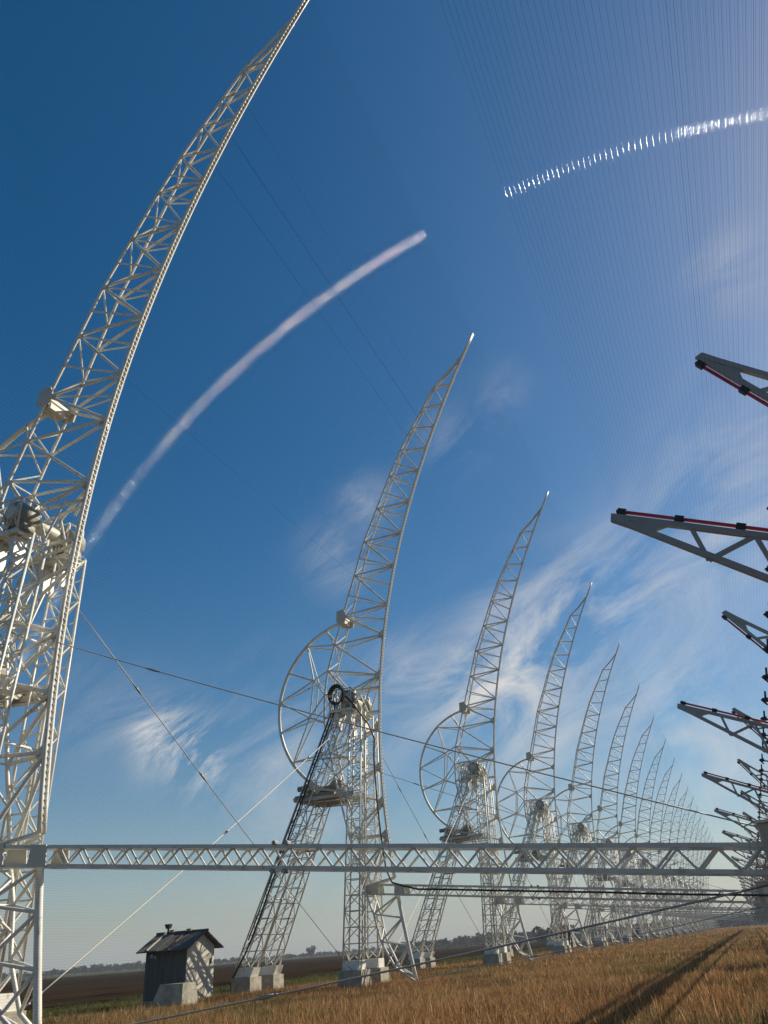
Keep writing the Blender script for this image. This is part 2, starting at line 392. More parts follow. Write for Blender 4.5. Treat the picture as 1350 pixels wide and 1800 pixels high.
for k, y in enumerate(ribY):
    lab = RIB_LABEL.get(k, '%s white lattice reflector rib in the row, counted from the largest one' % ORD[k] if k < NRIB - 1 else 'last and smallest white lattice reflector rib at the far end of the row')
    t = empty('reflector_rib', (0, y, 0), lab, 'antenna rib', 'curved reflector ribs standing in a row')
    for nm in ('front_chord', 'front_chord_far', 'toe_chord', 'back_chord-1', 'back_chord1', 'toe_back-1', 'toe_back1'):
        link(CH[nm].name.split('.')[0], CH[nm], t)
    wh = link('wheel', CH['ring'], t)
    link('ring_gusset', CH['gusset'], t)
    link('node_plates', CH['plates'], t)['kind'] = 'stuff'
    if k < 6: link('wire_clamps', CH['clamps'], t)['kind'] = 'stuff'
    if k < 3:
        for (nm, a, b, r) in RIB_M: rod(nm, a, b, r, PAINT, wh if nm == 'spoke' else t, 8 if k < 2 else 6)
    else:
        for nm, me in RIB_JOIN.items(): link(JOIN_NAMES[nm], me, wh if nm == 'spoke' else t)['kind'] = 'stuff'

# ------------------------------------------------------------------ towers
def leg_axis(kind, s):
    if kind == 'back': return np.array([-23.75, s * 1.12, 1.3]), np.array([-18.35, s * .80, 13.25])
    return np.array([-17.85, s * 1.12, 1.3]), np.array([-17.2, s * .80, 13.1])
def leg_members(kind, s):
    a, b = leg_axis(kind, s); d = b - a
    w0, w1, h = .42, .33, .33                                  # half widths
    def corner(t, i):
        p = a + d * t; w = w0 + (w1 - w0) * t
        sx, sy = ((-1, -1), (1, -1), (1, 1), (-1, 1))[i]
        return p + np.array([sx * w, sy * h * (1 - .15 * t), 0])
    ch = [(corner(0, i), corner(1, i)) for i in range(4)]
    n = 17; lac = []
    for j in range(n):
        t0, t1 = j / n, (j + 1) / n
        for i in range(4):
            p, q = i, (i + 1) % 4
            lac.append((corner(t0, p), corner(t1, q)) if (j + i) % 2 else (corner(t0, q), corner(t1, p)))
            if i in (0, 2): lac.append((corner(t1, p), corner(t1, q)))
    return ch, lac, corner
def tower(k, y):
    lab = {0: 'largest white lattice support tower at the left edge with sunlit legs', 1: 'second white lattice support tower, with black cables and coil, beside the hut',
           NRIB - 1: 'last support tower at the far end of the row'}.get(k, '%s white lattice support tower in the row, counted from the largest one' % ORD[k])
    t = empty('support_tower', (0, y, 0), lab, 'tower', 'lattice towers carrying the reflector ribs')
    return t
def tower_meshes():
    out = {}
    for kind in ('back', 'front'):
        for s in (-1, 1):
            ch, lac, corner = leg_members(kind, s)
            mb = MB()
            for p, q in ch: mb.tube(p, q, .045, 6)
            out[kind, s, 'leg'] = mb.mesh('leg', PAINT, True)
            mb = MB()
            for p, q in lac: mb.tube(p, q, .026, 5, cap=False)
            out[kind, s, 'lacing'] = mb.mesh('leg_lacing', PAINT, True)
            a, b = leg_axis(kind, s)
            mb = MB()                                          # steel shoe on top of the footing
            x, yy = a[0], a[1]
            mb.hexa([(x - .47, yy - .36, .905), (x + .45, yy - .36, .905), (x + .45, yy + .36, .905), (x - .47, yy + .36, .905)] +
                    [(x - .40 + (.18 if kind == 'back' else 0), yy - .35, 1.3), (x + .45 + (.18 if kind == 'back' else 0), yy - .35, 1.3), (x + .45 + (.18 if kind == 'back' else 0), yy + .35, 1.3), (x - .40 + (.18 if kind == 'back' else 0), yy + .35, 1.3)])
            for dx in (-.4, .4):
                mb.tube((x + dx, yy - .42, .9), (x + dx, yy - .42, 1.05), .025, 6); mb.tube((x + dx, yy + .42, .9), (x + dx, yy + .42, 1.05), .025, 6)
            out[kind, s, 'shoe'] = mb.mesh('leg_shoe', PAINT)
            mb = MB(); hw = .56 if kind == 'back' else .62
            hexa = [(x - hw, yy - .55, -.3), (x + hw, yy - .55, -.3), (x + hw, yy + .55, -.3), (x - hw, yy + .55, -.3),
                    (x - hw + .02, yy - .53, .9), (x + hw - .02, yy - .53, .9), (x + hw - .02, yy + .53, .9), (x - hw + .02, yy + .53, .9)]
            mb.hexa(hexa); out[kind, s, 'footing'] = mb.mesh('footing', CONCRETE)
    # head: axle, bearings, brackets and the little lattice cage round them
    for sy, kk in ((-1, ''), (1, '2')):
        ya, yb = (-1.3, -.68) if sy < 0 else (.68, 1.3)
        mb = MB(); mb.tube((-17.6, ya, 13.85), (-17.6, yb, 13.85), .43, 18); mb.prism([(-18.0, 13.25), (-17.2, 13.25), (-17.3, 13.6), (-17.9, 13.6)], ya + .05, yb - .05)
        out['bearing' + kk] = mb.mesh('bearing_housing', DARKSTEEL, True)
        mb = MB(); mb.box((-18.7, ya - .05, 13.14), (-17.3, yb + .05, 13.24))
        for x0_, x1_ in ((-18.5, -18.2), (-17.75, -17.45)): mb.prism([(x0_, 13.13), (x1_, 13.13), (x1_ + .05, 12.2), (x1_ - .02, 12.2)], (ya + yb) / 2 - .22, (ya + yb) / 2 + .22)
        out['head' + kk] = mb.mesh('head_bracket', PAINT)
        mb = MB(); X = np.linspace(-18.65, -17.35, 4)
        for yy in (ya, yb):
            for zz in (13.27, 14.38): mb.tube((X[0], yy, zz), (X[-1], yy, zz), .045, 6)
            for q in X: mb.tube((q, yy, 13.27), (q, yy, 14.38), .035, 6)
            for q in range(3):
                mb.tube((X[q], yy, 13.27), (X[q + 1], yy, 14.38), .028, 6); mb.tube((X[q], yy, 14.38), (X[q + 1], yy, 13.27), .028, 6)
        for q in (X[0], X[-1]):
            for zz in (13.27, 14.38): mb.tube((q, ya, zz), (q, yb, zz), .04, 6)
            mb.tube((q, ya, 13.27), (q, yb, 14.38), .03, 6)
        out['cage' + kk] = mb.mesh('head_cage', PAINT, True)
    mb = MB(); mb.tube((-17.6, -1.42, 13.85), (-17.6, 1.42, 13.85), .22, 14); out['axle'] = mb.mesh('axle', PLATE, True)
    # drive platform on the back legs
    out['deck'] = MB().box((-20.9, -1.25, 8.96), (-18.6, 1.25, 9.06)).mesh('platform_deck', WOOD)
    mb = MB()
    for yy in (-1.1, -.35, .35, 1.1): mb.bar((-21.0, yy, 8.86), (-17.5, yy, 8.86), .12, .18)
    mb.bar((-20.95, -1.25, 8.9), (-20.95, 1.25, 8.9), .1, .16); mb.bar((-18.6, -1.25, 8.9), (-18.6, 1.25, 8.9), .1, .16)
    mb.bar((-20.0, -1.22, 9.35), (-18.1, -1.22, 9.0), .08, .1); mb.bar((-20.0, 1.22, 9.35), (-18.1, 1.22, 9.0), .08, .1)
    out['beams'] = mb.mesh('platform_beams', PLATE)
    mb = MB()
    mb.box((-20.75, -.55, 9.06), (-20.2, .3, 9.75)); mb.tube((-20.45, -1.0, 9.45), (-20.45, -.5, 9.45), .18, 12); mb.tube((-21.25, -.2, 9.6), (-20.75, -.2, 9.6), .14, 12)
    mb.tube((-19.9, -.6, 9.35), (-19.1, -.6, 9.35), .16, 12); mb.tube((-18.95, -.25, 9.5), (-18.95, .35, 9.5), .36, 16); mb.box((-19.6, .3, 9.06), (-19.1, .8, 9.5))
    out['motor'] = mb.mesh('drive_motor', DARKSTEEL)
    mb = MB(); mb.box((-21.55, -.8, 6.6), (-20.55, .8, 6.66)); mb.bar((-21.5, -.85, 6.55), (-20.6, -.85, 6.55), .06, .1); mb.bar((-21.5, .85, 6.55), (-20.6, .85, 6.55), .06, .1)
    out['step'] = mb.mesh('ladder_landing', WOOD)
    # ties between the near and far legs
    mb = MB()
    for kind in ('back', 'front'):
        a0, b0 = leg_axis(kind, -1); a1, b1 = leg_axis(kind, 1)
        for tt in (.25, .5, .75):
            p = a0 + (b0 - a0) * tt; q = a1 + (b1 - a1) * tt; mb.tube(p, q, .04, 6)
    for s in (-1, 1):
        a0, b0 = leg_axis('back', s); a1, b1 = leg_axis('front', s)
        for tt in (.62, .8):
            mb.tube(a0 + (b0 - a0) * tt, a1 + (b1 - a1) * tt, .04, 6)
        mb.tube(a0 + (b0 - a0) * .62, a1 + (b1 - a1) * .8, .035, 6); mb.tube(a0 + (b0 - a0) * .8, a1 + (b1 - a1) * .62, .035, 6)
    out['ties'] = mb.mesh('leg_ties', PAINT, True)
    return out
TM = tower_meshes()
for k, y in enumerate(ribY):
    t = tower(k, y)
    for kind in ('back', 'front'):
        for s in (-1, 1):
            lg = link('leg', TM[kind, s, 'leg'], t)
            if k == 0 and kind == 'front':
                for p, q in leg_members(kind, s)[1]: rod('lacing_bar', p, q, .028, PAINT, lg, 6)
            else: link('leg_lacing', TM[kind, s, 'lacing'], lg)['kind'] = 'stuff'
            link('leg_shoe', TM[kind, s, 'shoe'], lg)
            link('footing', TM[kind, s, 'footing'], t)
    for nm in ('bearing', 'bearing2', 'axle', 'head', 'head2', 'cage', 'cage2'): link(TM[nm].name.split('.')[0], TM[nm], t)
    link('leg_ties', TM['ties'], t)['kind'] = 'stuff'
    pf = link('platform', TM['deck'], t)
    link('platform_beams', TM['beams'], pf); link('drive_motor', TM['motor'], pf)
    if k in (0, 1, 2): link('ladder_landing', TM['step'], t)

# ------------------------------------------------------------------ focal arms
ARM0 = np.array([-17.6, 0, 4.36]); ARM1 = np.array([.42, 0, 2.58]); AD = ARM1 - ARM0; AL = np.linalg.norm(AD); AU = AD / AL
AN = np.array([-AU[2], 0, AU[0]])                              # up in the arm's plane
def apt(t, y, h): return ARM0 + AU * t + AN * h + np.array([0, y, 0])
def arm_members():
    d = []; n = 46; t0 = 1.9; L = AL - t0
    for s in (-1, 1):
        for i in range(n):
            a, b = t0 + L * i / n, t0 + L * (i + 1) / n
            h0, h1 = (-.19, .19) if i % 2 else (.19, -.19)
            d.append((apt(a, s * .3, h0), apt(b, s * .3, h1)))
    for h in (-.205, .205):
        for i in range(0, n, 2):
            a, b = t0 + L * i / n, t0 + L * (i + 2) / n
            d.append((apt(a, -.3 if (i // 2) % 2 else .3, h), apt(b, .3 if (i // 2) % 2 else -.3, h)))
    return d
ARM_D = arm_members()
mb = MB()
for p, q in ARM_D: mb.tube(p, q, .024, 5, cap=False)
ARM_LACE = mb.mesh('arm_lacing', PAINT_ARM, True)
ARM_CH = []
for s in (-1, 1):
    for h in (-.21, .21):
        ARM_CH.append(MB().bar(apt(0, s * .31, h), apt(AL + 3.6, s * .31, h), .078, .078).mesh('arm_chord', PAINT_ARM))
def armplate(ta, tb, sidey):
    mb = MB(); c = []
    for y in (sidey - .012, sidey + .012):
        c += [apt(ta, y, -.255), apt(tb, y, -.255), apt(tb - .12, y, .255), apt(ta + (.25 if ta < .5 else 0), y, .255)]
    return mb.hexa([c[0], c[1], c[5], c[4], c[3], c[2], c[6], c[7]]).mesh('gusset_plate', PLATE)
ARM_PL = [armplate(ta, tb, s * .38) for s in (-1, 1) for ta, tb in ((.05, .95), (1.75, 2.35))]
mb = MB()
xb = [(.50, 1.80), (1.75, 1.74), (1.75, 3.12), (.47, 3.10)]
mb.prism(xb, -.55, .55); ARM_BOX = mb.mesh('end_box', BOXM)
mb = MB(); mb.prism([(.46, 3.105), (1.78, 3.125), (1.78, 3.17), (.44, 3.15)], -.6, .6); mb.box((.68, -.575, 2.3), (1.45, -.553, 2.95)); ARM_LID = mb.mesh('box_lid', PLATE)
mb = MB()
mb.tube((3.2, .0, 2.3), (4.3, .0, 4.5), .09, 8); mb.tube((1.6, 0, 3.0), (4.2, 0, 4.6), .08, 8); ARM_POST = mb.mesh('girder_strut', STEEL, True)
mb = MB()
for t in (8.6,):
    for h in (-.27, .27): mb.tube(apt(t, -.40, h), apt(t, -.24, h), .05, 8); mb.tube(apt(t + .3, -.40, h), apt(t + .3, -.24, h), .05, 8)
ARM_BOLT = mb.mesh('splice_bolts', STEEL)
for k, y in enumerate(ribY):
    lab = {0: 'thick grey-white lattice beam crossing the whole width, nearest of all', 1: 'second lattice beam, with the black cable along it, just below the nearest beam',
           NRIB - 1: 'last and smallest horizontal lattice beam at the far end of the row'}.get(k, '%s horizontal lattice beam, counted down from the nearest, largest beam' % ORD[k])
    t = empty('lattice_beam', (0, y, 0), lab, 'lattice beam', 'horizontal lattice beams reaching from the ribs to the feed line'); t['kind'] = 'thing'
    for me in ARM_CH: link('arm_chord', me, t)
    for me in ARM_PL: link('gusset_plate', me, t)
    b = link('end_box', ARM_BOX, t); link('box_lid', ARM_LID, b)
    link('girder_strut', ARM_POST, t)
    if k < 3: link('splice_bolts', ARM_BOLT, t)['kind'] = 'stuff'
    if k < 2:
        for p, q in ARM_D: rod('diagonal', p, q, .025, PAINT_ARM, t, 6)
    else: link('arm_lacing', ARM_LACE, t)['kind'] = 'stuff'

# ------------------------------------------------------------------ wires of the main mirror
zs = []; z = .3; 
while z < ZTOP - .1:
    sl = (fx(z + .01) - fx(z - .01)) / .02
    zs.append(z); z += (.125 if z > 12 else .06) / math.sqrt(1 + sl * sl)
YA, YB = -7.6, YEND
mw = empty('wire_mirror', (0, 0, 0), 'curved sheet of hair-thin steel wires strung along the faces of the ribs', 'wire mirror')
zs = zs[::-1]
shade = [random.choice(WIRES) for _ in zs]
for z_, wm in zip(zs[:300], shade): rod('wire', (fx(z_) + .11, YA, z_), (fx(z_) + .11, YB, z_), .0020 if z_ > 12 else .0008, wm, mw, 6)
mb = MB()
for z_ in zs[300:]: mb.tube((fx(z_) + .11, YA, z_), (fx(z_) + .11, YB, z_), .0008, 6, cap=False)
mb.build('wires', WIRES[2], mw, True)['kind'] = 'stuff'
# a few thicker bracing ropes among them
for i, (zr, rr, lab) in enumerate(((30.1, .012, 'dark rope crossing the middle of the sunlit streak between the first two ribs'),
                                   (28.6, .008, 'thin dark rope just below the thickest one on the sunlit streak'),
                                   (19.2, .008, 'thin dark rope low on the sunlit streak beside the first rib'),
                                   (31.6, .006, 'faint dark rope just above the thickest one on the sunlit streak'))):
    o = rod('mirror_rope', (fx(zr) + .12, ribY[0], zr), (fx(zr) + .12, ribY[1], zr), rr * .5, DARKROPE, None, 6); tag(o, lab, 'rope', 'darker ropes among the mirror wires')

# ------------------------------------------------------------------ the feed trough
FY0, FSTEP, NF = 10.25, 11.75, 24
PA, PB, PX = np.array([-.41, 6.85]), np.array([1.29, 9.06]), np.array([4.1, 4.86])
def trough_rib(tip, side):
    """chords, braces and plates of one lip; side = sign that points away from the trough's inside"""
    ax = PX - tip; L = np.linalg.norm(ax); ax /= L
    n = np.array([-ax[1], ax[0]]) * side
    ang = .285
    P = lambda t, o=0.0: tip + ax * t + n * o
    dep = lambda t: min(.09 + t * math.tan(ang) , 1.25)
    out = {}
    q3 = lambda p, y=0.0: (p[0], y, p[1])
    out['inner_chord'] = MB().bar(q3(P(.0, .04)), q3(P(L - .2, .04)), .08, .075, up=(0, 1, 0)).mesh('inner_chord', STEEL)
    out['outer_chord'] = MB().bar(q3(P(.02, .07)), q3(P(L - .5, dep(L - .5))), .08, .085, up=(0, 1, 0)).mesh('outer_chord', STEEL)
    pl = [P(-.04, -.0), P(.78, .06), P(.62, .16), P(.60, dep(.62) - .02), P(-.02, .12)]
    out['tip_plate'] = MB().prism([tuple(p) for p in pl], -.032, .032).mesh('tip_plate', STEEL)
    br = []
    ts = [1.05, 1.35, 1.85, 2.35, 2.95, 3.5, 4.1]
    for i in range(len(ts) - 1):
        a = P(ts[i], .05) if i % 2 == 0 else P(ts[i], dep(ts[i])); b = P(ts[i + 1], dep(ts[i + 1])) if i % 2 == 0 else P(ts[i + 1], .05)
        br.append((q3(a), q3(b)))
    out['braces'] = br
    out['conduit'] = MB().tube(q3(P(.02, -.055)), q3(P(L - .4, -.055)), .026, 8).mesh('red_conduit', REDM, True)
    cl = []
    for t in np.arange(.1, L - .4, .78): cl.append((q3(P(t - .06, -.05)), q3(P(t + .06, -.05))))
    out['clamps'] = cl
    return out
LIPS = [trough_rib(PA, -1 if np.cross(PX - PA, np.array([0, -1.0])) < 0 else 1), trough_rib(PB, -1 if np.cross(PX - PB, np.array([0, 1.0])) < 0 else 1)]
back = MB()
back.tube((2.9, 0, 3.75), (4.5, 0, 4.5), .07, 6); back.tube((4.5, 0, 4.5), (4.9, 0, 5.9), .07, 6); back.tube((2.9, 0, 3.75), (4.1, 0, 4.86), .06, 6); back.tube((4.9, 0, 5.9), (4.1, 0, 4.86), .06, 6)
BACKM = back.mesh('back_frame', STEEL, True)
protoF = None
for k in range(NF):
    y = FY0 + k * FSTEP
    lab = {0: 'nearest pair of grey trough ribs with red conduits, cut by the right edge'}.get(k, '%s pair of grey trough ribs with red conduits, counted away from the nearest pair' % ORD[k])
    if protoF is None:
        t = empty('trough_rib', (0, y, 0), lab, 'feed frame', 'grey pointed trough ribs along the right edge')
        for lp, lname in zip(LIPS, ('lower_lip', 'upper_lip')):
            a = link(lname, lp['inner_chord'], t)
            link('outer_chord', lp['outer_chord'], a); link('tip_plate', lp['tip_plate'], a); link('red_conduit', lp['conduit'], a)
            for p, q in lp['braces']: flat('brace', p, q, .045, .06, STEEL, a)
            for p, q in lp['clamps']: flat('clamp', p, q, .085, .085, BLACK, a)
        link('back_frame', BACKM, t)
        protoF = t
    else:
        t = copy_tree(protoF); t.location = (0, y, 0); t['label'] = lab
# wire screens of the two lips
def screen(tip, lab, name):
    ax = PX - tip; L = np.linalg.norm(ax); n = int(L / .042)
    t = empty(name, (0, 0, 0), lab, 'wire screen', 'wire screens of the feed trough')
    for i in range(n):
        p = tip + ax * (i + .3) / n
        rod('wire', (p[0], YA, p[1]), (p[0], FY0 + (NF - 1) * FSTEP, p[1]), .0005, random.choice(FEEDWIRES), t, 6)
screen(PA - np.array([0, -.02]), 'lower screen of fine parallel wires above the camera with separate bright glints', 'wire_screen')
screen(PB, 'upper screen of fine parallel wires at the upper right', 'wire_screen')
# focal tube with its dipole rods, and the girder at the trough's apex
ft = empty('focal_tube', (2.9, 0, 6.5), 'focal tube with a line of small dark dipole rods at the right edge', 'focal line')
rod('tube', (0, YA, 0), (0, 270, 0), .22, STEEL, ft, 12)
for (ox, oz, rr) in ((-.35, .30, .09), (.55, -.35, .05), (.35, .55, .09), (.05, .33, .08)): rod('shadow_pipe', (ox, YA, oz), (ox, 270, oz), rr, STEEL, ft, 8)  # unseen pipes added beside the tube to broaden its shadow on the grass
for i in range(110): rod('shadow_tie', (-.5, YA + i * 1.2, .38), (.55, YA + i * 1.2 + .6, -.35), .04, STEEL, ft, 6)  # unseen ties added to fill out the same shadow
for i in range(46):
    y = 16.2 - 2 * 2.4 + i * 2.4
    a = rod('dipole_rod', (-1.12, y, .42), (-.15, y, .06), .028, STEEL, ft, 6)
    mb_key = 'dip'
    if mb_key not in _unit:
        mb = MB(); mb.box((-.07, -.07, -.05), (.07, .07, .05)); mb.bar((0, -.05, -.02), (.05, -.05, .22), .05, .05); mb.bar((-.1, .0, .03), (.02, .0, -.14), .05, .04); _unit[mb_key] = mb.mesh('dipole_head', BLACK)
    h = link('dipole_head', _unit[mb_key], ft); h.location = (-1.12, y, .42)
g = empty('feed_girder', (0, 0, 0), 'lattice girder along the back of the feed trough beyond the right edge', 'girder')
rod('girder_chord', (4.25, YA, 4.55), (4.25, 290, 4.55), .09, STEEL, g, 8); rod('girder_chord', (4.75, YA, 4.3), (4.75, 290, 4.3), .09, STEEL, g, 8)

# ------------------------------------------------------------------ stays and guys
def cable(name, p0, p1, r, sag, lab, grp, buckles=(), mat=ROPE, cat='cable', n=14):
    p0 = np.array(p0, float); p1 = np.array(p1, float)
    P = [p0 + (p1 - p0) * t - np.array([0, 0, 4 * sag * t * (1 - t)]) for t in np.linspace(0, 1, n)]
    o = MB().poly(P, r, 6).build(name, mat, None, True); tag(o, lab, cat, grp)
    L = np.linalg.norm(p1 - p0); d = (p1 - p0) / L
    for t in buckles:
        c = p0 + (p1 - p0) * t - np.array([0, 0, 4 * sag * t * (1 - t)])
        q = MB().tube(c - d * .16, c + d * .16, r * 2.3, 8).tube(c - d * .26, c - d * .16, r * 1.6, 8).tube(c + d * .16, c + d * .26, r * 1.6, 8).build('turnbuckle', STEEL, o, True)
    return o
for k, y in enumerate(ribY[:12]):
    o_ = ORD[k]
    c1 = 'upper stay cable running from the %s rib down to the end of its beam' % o_
    c2 = 'lower stay cable from the foot of the %s rib to its beam end' % o_
    cable('stay_cable', (fx(9.85), y - .15, 9.85), (.45, y - .1, 3.1), .013, .10, c1, 'stay cables of the lattice beams', (.21,) if k == 0 else (.12,), n=10)
    cable('stay_cable', (fx(.35) + .1, y - .12, .35), (.5, y - .1, 2.2), .018, .06, c2, 'stay cables of the lattice beams', (.37,), n=10)
for k in range(10):
    y, y2 = ribY[k], ribY[k + 1]
    la = 'falling guy rope from the top of the %s tower to the foot of the next' % ORD[k]
    lb = 'rising guy rope from the foot of the %s tower to the top of the next' % ORD[k]
    cable('guy_rope', (-16.93, y + 1.05, 11.5), (-17.8, y2 - 1.5, .91), .017, .12, la, 'crossed guy ropes between the towers', (.16, .36))
    cable('guy_rope', (-17.28, y + 1.5, .91), (-18.1, y2 - 1.0, 12.4), .019, .12, lb, 'crossed guy ropes between the towers', (.02, .45, .80), mat=PLATE)

# ------------------------------------------------------------------ black cables on the second tower and beam
y2 = ribY[1]
P = [(-24.25, y2 - 1.62, .1), (-24.3, y2 - 1.62, .6), (-24.2, y2 - 1.6, .95), (-23.6, y2 - 1.52, 1.9)]
for t in np.linspace(.1, 1.0, 12):
    a, b = leg_axis('back', -1); p = a + (b - a) * t; P.append((p[0] - .05, y2 + p[1] - .42 + rng.normal(0, .015), p[2]))
P += [(-18.3, y2 - 1.45, 13.7)]
cb = MB().poly(P, .047, 8); P2 = [(p[0] - .16, p[1] - .02, p[2]) for p in P[4:-1]]; cb.poly(P2, .035, 8)
o = cb.build('power_cable', BLACK, None, True); tag(o, 'thick black cable climbing the slanted leg of the second tower', 'cable')
mb = MB(); 
for rr, yy in ((.52, 0), (.47, .07), (.55, -.06), (.44, .12)):
    mb.poly([(-18.15 + rr * .8 * math.cos(t), y2 - 1.5 + yy, 14.05 + rr * math.sin(t)) for t in np.linspace(0, 2 * math.pi, 25)], .05, 6)
tag(mb.build('cable_coil', BLACK, None, True), 'coil of black cable hanging on the head of the second tower', 'cable coil')
P = [(-17.6, y2 - 1.45, 13.9), (-17.1, y2 - 1.4, 13.3), (-16.55, y2 - .9, 12.3), (-16.42, y2 - .5, 11.6)] + [(fx(z_) - .22, y2 - .42, z_) for z_ in (10.5, 9.2, 8, 6.9, 5.9)] + [(-16.2, y2 - .45, 5.1), (-15.9, y2 - .5, 4.5), (-15.3, y2 - .5, 4.3)]
for t in np.linspace(3.0, AL + 1.2, 10): P.append(tuple(apt(t, y2 - (.44 if t < AL - 1 else .64), .05 + rng.normal(0, .01))))
tag(MB().poly(P, .044, 8).build('power_cable', BLACK, None, True), 'black cable dropping down the second rib and running along its beam', 'cable')

# ------------------------------------------------------------------ hut and the block in front of it
WALL = material('hut_wall', (.60, .56, .46), .9, var=.7, var_col=(.40, .37, .31), scale=1.3, coords='World', stretch=(1, 1, .3), bump=.25, bump_scale=12, lo=.4, hi=.75)
BOARD_SHADED = material('hut_boards_shaded', (.13, .125, .11), .9, var=.8, var_col=(.07, .066, .06), scale=2.0, coords='World', stretch=(3, 1, .4), bump=.3, bump_scale=14)  # boards of the front wall, its shade put into the dark colour
ROOF = material('hut_roof', (.085, .075, .065), .9, var=.8, var_col=(.17, .14, .11), scale=2.5, coords='World', bump=.6, bump_scale=9)
def hut(x0, x1, ya, yb, lab, grp, hw=2.38):
    ym = (ya + yb) / 2; t = empty('hut', ((x0 + x1) / 2, ym, 0), lab, 'hut', grp)
    X0, X1, A, B = -(x1 - x0) / 2, (x1 - x0) / 2, -(yb - ya) / 2, (yb - ya) / 2
    mb = MB(); b = mb.n
    V = [(X0, A, .22), (X1, A, .22), (X1, B, .22), (X0, B, .22), (X0, A, hw), (X1, A, hw), (X1, B, hw), (X0, B, hw), (X0, 0, hw + .58), (X1, 0, hw + .58)]
    mb.v.append(np.array(V)); mb.n += 10
    mb.f += [(1, 2, 6, 9, 5), (2, 3, 7, 6), (3, 0, 4, 8, 7), (0, 1, 5, 4)]
    mb.build('wall', WALL, t)
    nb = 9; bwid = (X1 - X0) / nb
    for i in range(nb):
        MB().box((X0 + i * bwid + .006, A - .028 - .006 * (i % 2), .24), (X0 + (i + 1) * bwid - .006, A - .003, hw - .01)).build('wall_board', BOARD_SHADED, t)
    MB().box((X0 - .06, A - .06, -.2), (X1 + .06, B + .06, .22)).build('plinth', CONCRETE, t)
    rl = (A - .32, 0, 1)
    rf = empty_part('roof', t)
    for sgn in (-1, 1):
        n = 5; w = (X1 - X0 + .66) / n
        for i in range(n):
            xa = X0 - .33 + i * w; dz = rng.uniform(-.015, .02)
            yo = sgn * (B + .38); zo = hw - .14
            q = MB().hexa([(xa, 0, hw + .60 + dz), (xa + w - .02, 0, hw + .60 + dz), (xa + w - .02, yo, zo + dz), (xa, yo, zo + dz),
                           (xa, 0, hw + .66 + dz), (xa + w - .02, 0, hw + .66 + dz), (xa + w - .02, yo, zo + .05 + dz), (xa, yo, zo + .05 + dz)])
            q.build('roof_panel', ROOF, rf)
            if i in (1, 3): MB().bar((xa, sgn * .02, hw + .69), (xa, yo * .98, zo + .09), .07, .06).build('batten', WALL if i == 1 else ROOF, rf)
    MB().tube((X0 - .33, 0, hw + .67), (X1 + .36, 0, hw + .67), .06, 8).build('ridge_cap', ROOF, rf, True)
    MB().box((X0 + .5, -.1, hw + .68), (X0 + .75, .12, hw + .8)).box((X0 + 1.5, -.1, hw + .69), (X0 + 1.75, .12, hw + .79)).build('ridge_brick', CONCRETE, rf)
    q = MB().tube((X0 + .42, -.1, hw + .6), (X0 + .42, -.1, hw + .86), .05, 8); q.hexa([(X0 + .33, -.19, hw + .86), (X0 + .51, -.19, hw + .86), (X0 + .51, -.01, hw + .86), (X0 + .33, -.01, hw + .86), (X0 + .28, -.24, hw + 1.06), (X0 + .56, -.24, hw + 1.06), (X0 + .56, .04, hw + 1.06), (X0 + .28, .04, hw + 1.06)])
    q.build('vent_cowl', BLACK, rf)
    MB().box((X0 + .35, A - .16, 2.0), (X0 + .5, A - .036, 2.15)).box((X0 + .62, A - .22, 1.95), (X0 + .72, A - .036, 2.08)).build('wall_lamp', STEEL, t)
    MB().box((X1 + .002, B - .35, 1.6), (X1 + .05, B - .24, 1.85)).build('switch_box', BLACK, t)
    return t
def empty_part(name, parent):
    o = bpy.data.objects.new(name, None); COL.objects.link(o); o.parent = parent; return o
hut(-27.35, -25.0, 35.0, 37.25, 'small pitched-roof hut with one lattice-shadowed sunlit wall, in the meadow', None)
hut(-27.3, -24.9, 128.8, 131.1, 'distant dark hut partly hidden behind the middle towers of the row', None)
hut(-27.3, -24.9, 222.8, 225.1, 'tiny farthest dark hut glimpsed between the far towers', None)
mb = MB().hexa([(-23.75, 30.6, -.2), (-22.0, 30.6, -.2), (-22.0, 31.9, -.2), (-23.75, 31.9, -.2), (-23.25, 30.8, .98), (-22.12, 30.8, .98), (-22.12, 31.7, .98), (-23.25, 31.7, .98)])
tag(mb.build('anchor_block', CONCRETE), 'tapered concrete block with one sunlit face in front of the hut', 'concrete block')
for k in (1, 2):
    mb = MB().hexa([(-15.95, ribY[k] + 1.0, -.2), (-15.45, ribY[k] + 1.0, -.2), (-15.45, ribY[k] + 1.8, -.2), (-15.95, ribY[k] + 1.8, -.2), (-15.9, ribY[k] + 1.05, .62), (-15.5, ribY[k] + 1.05, .62), (-15.5, ribY[k] + 1.75, .62), (-15.9, ribY[k] + 1.75, .62)])

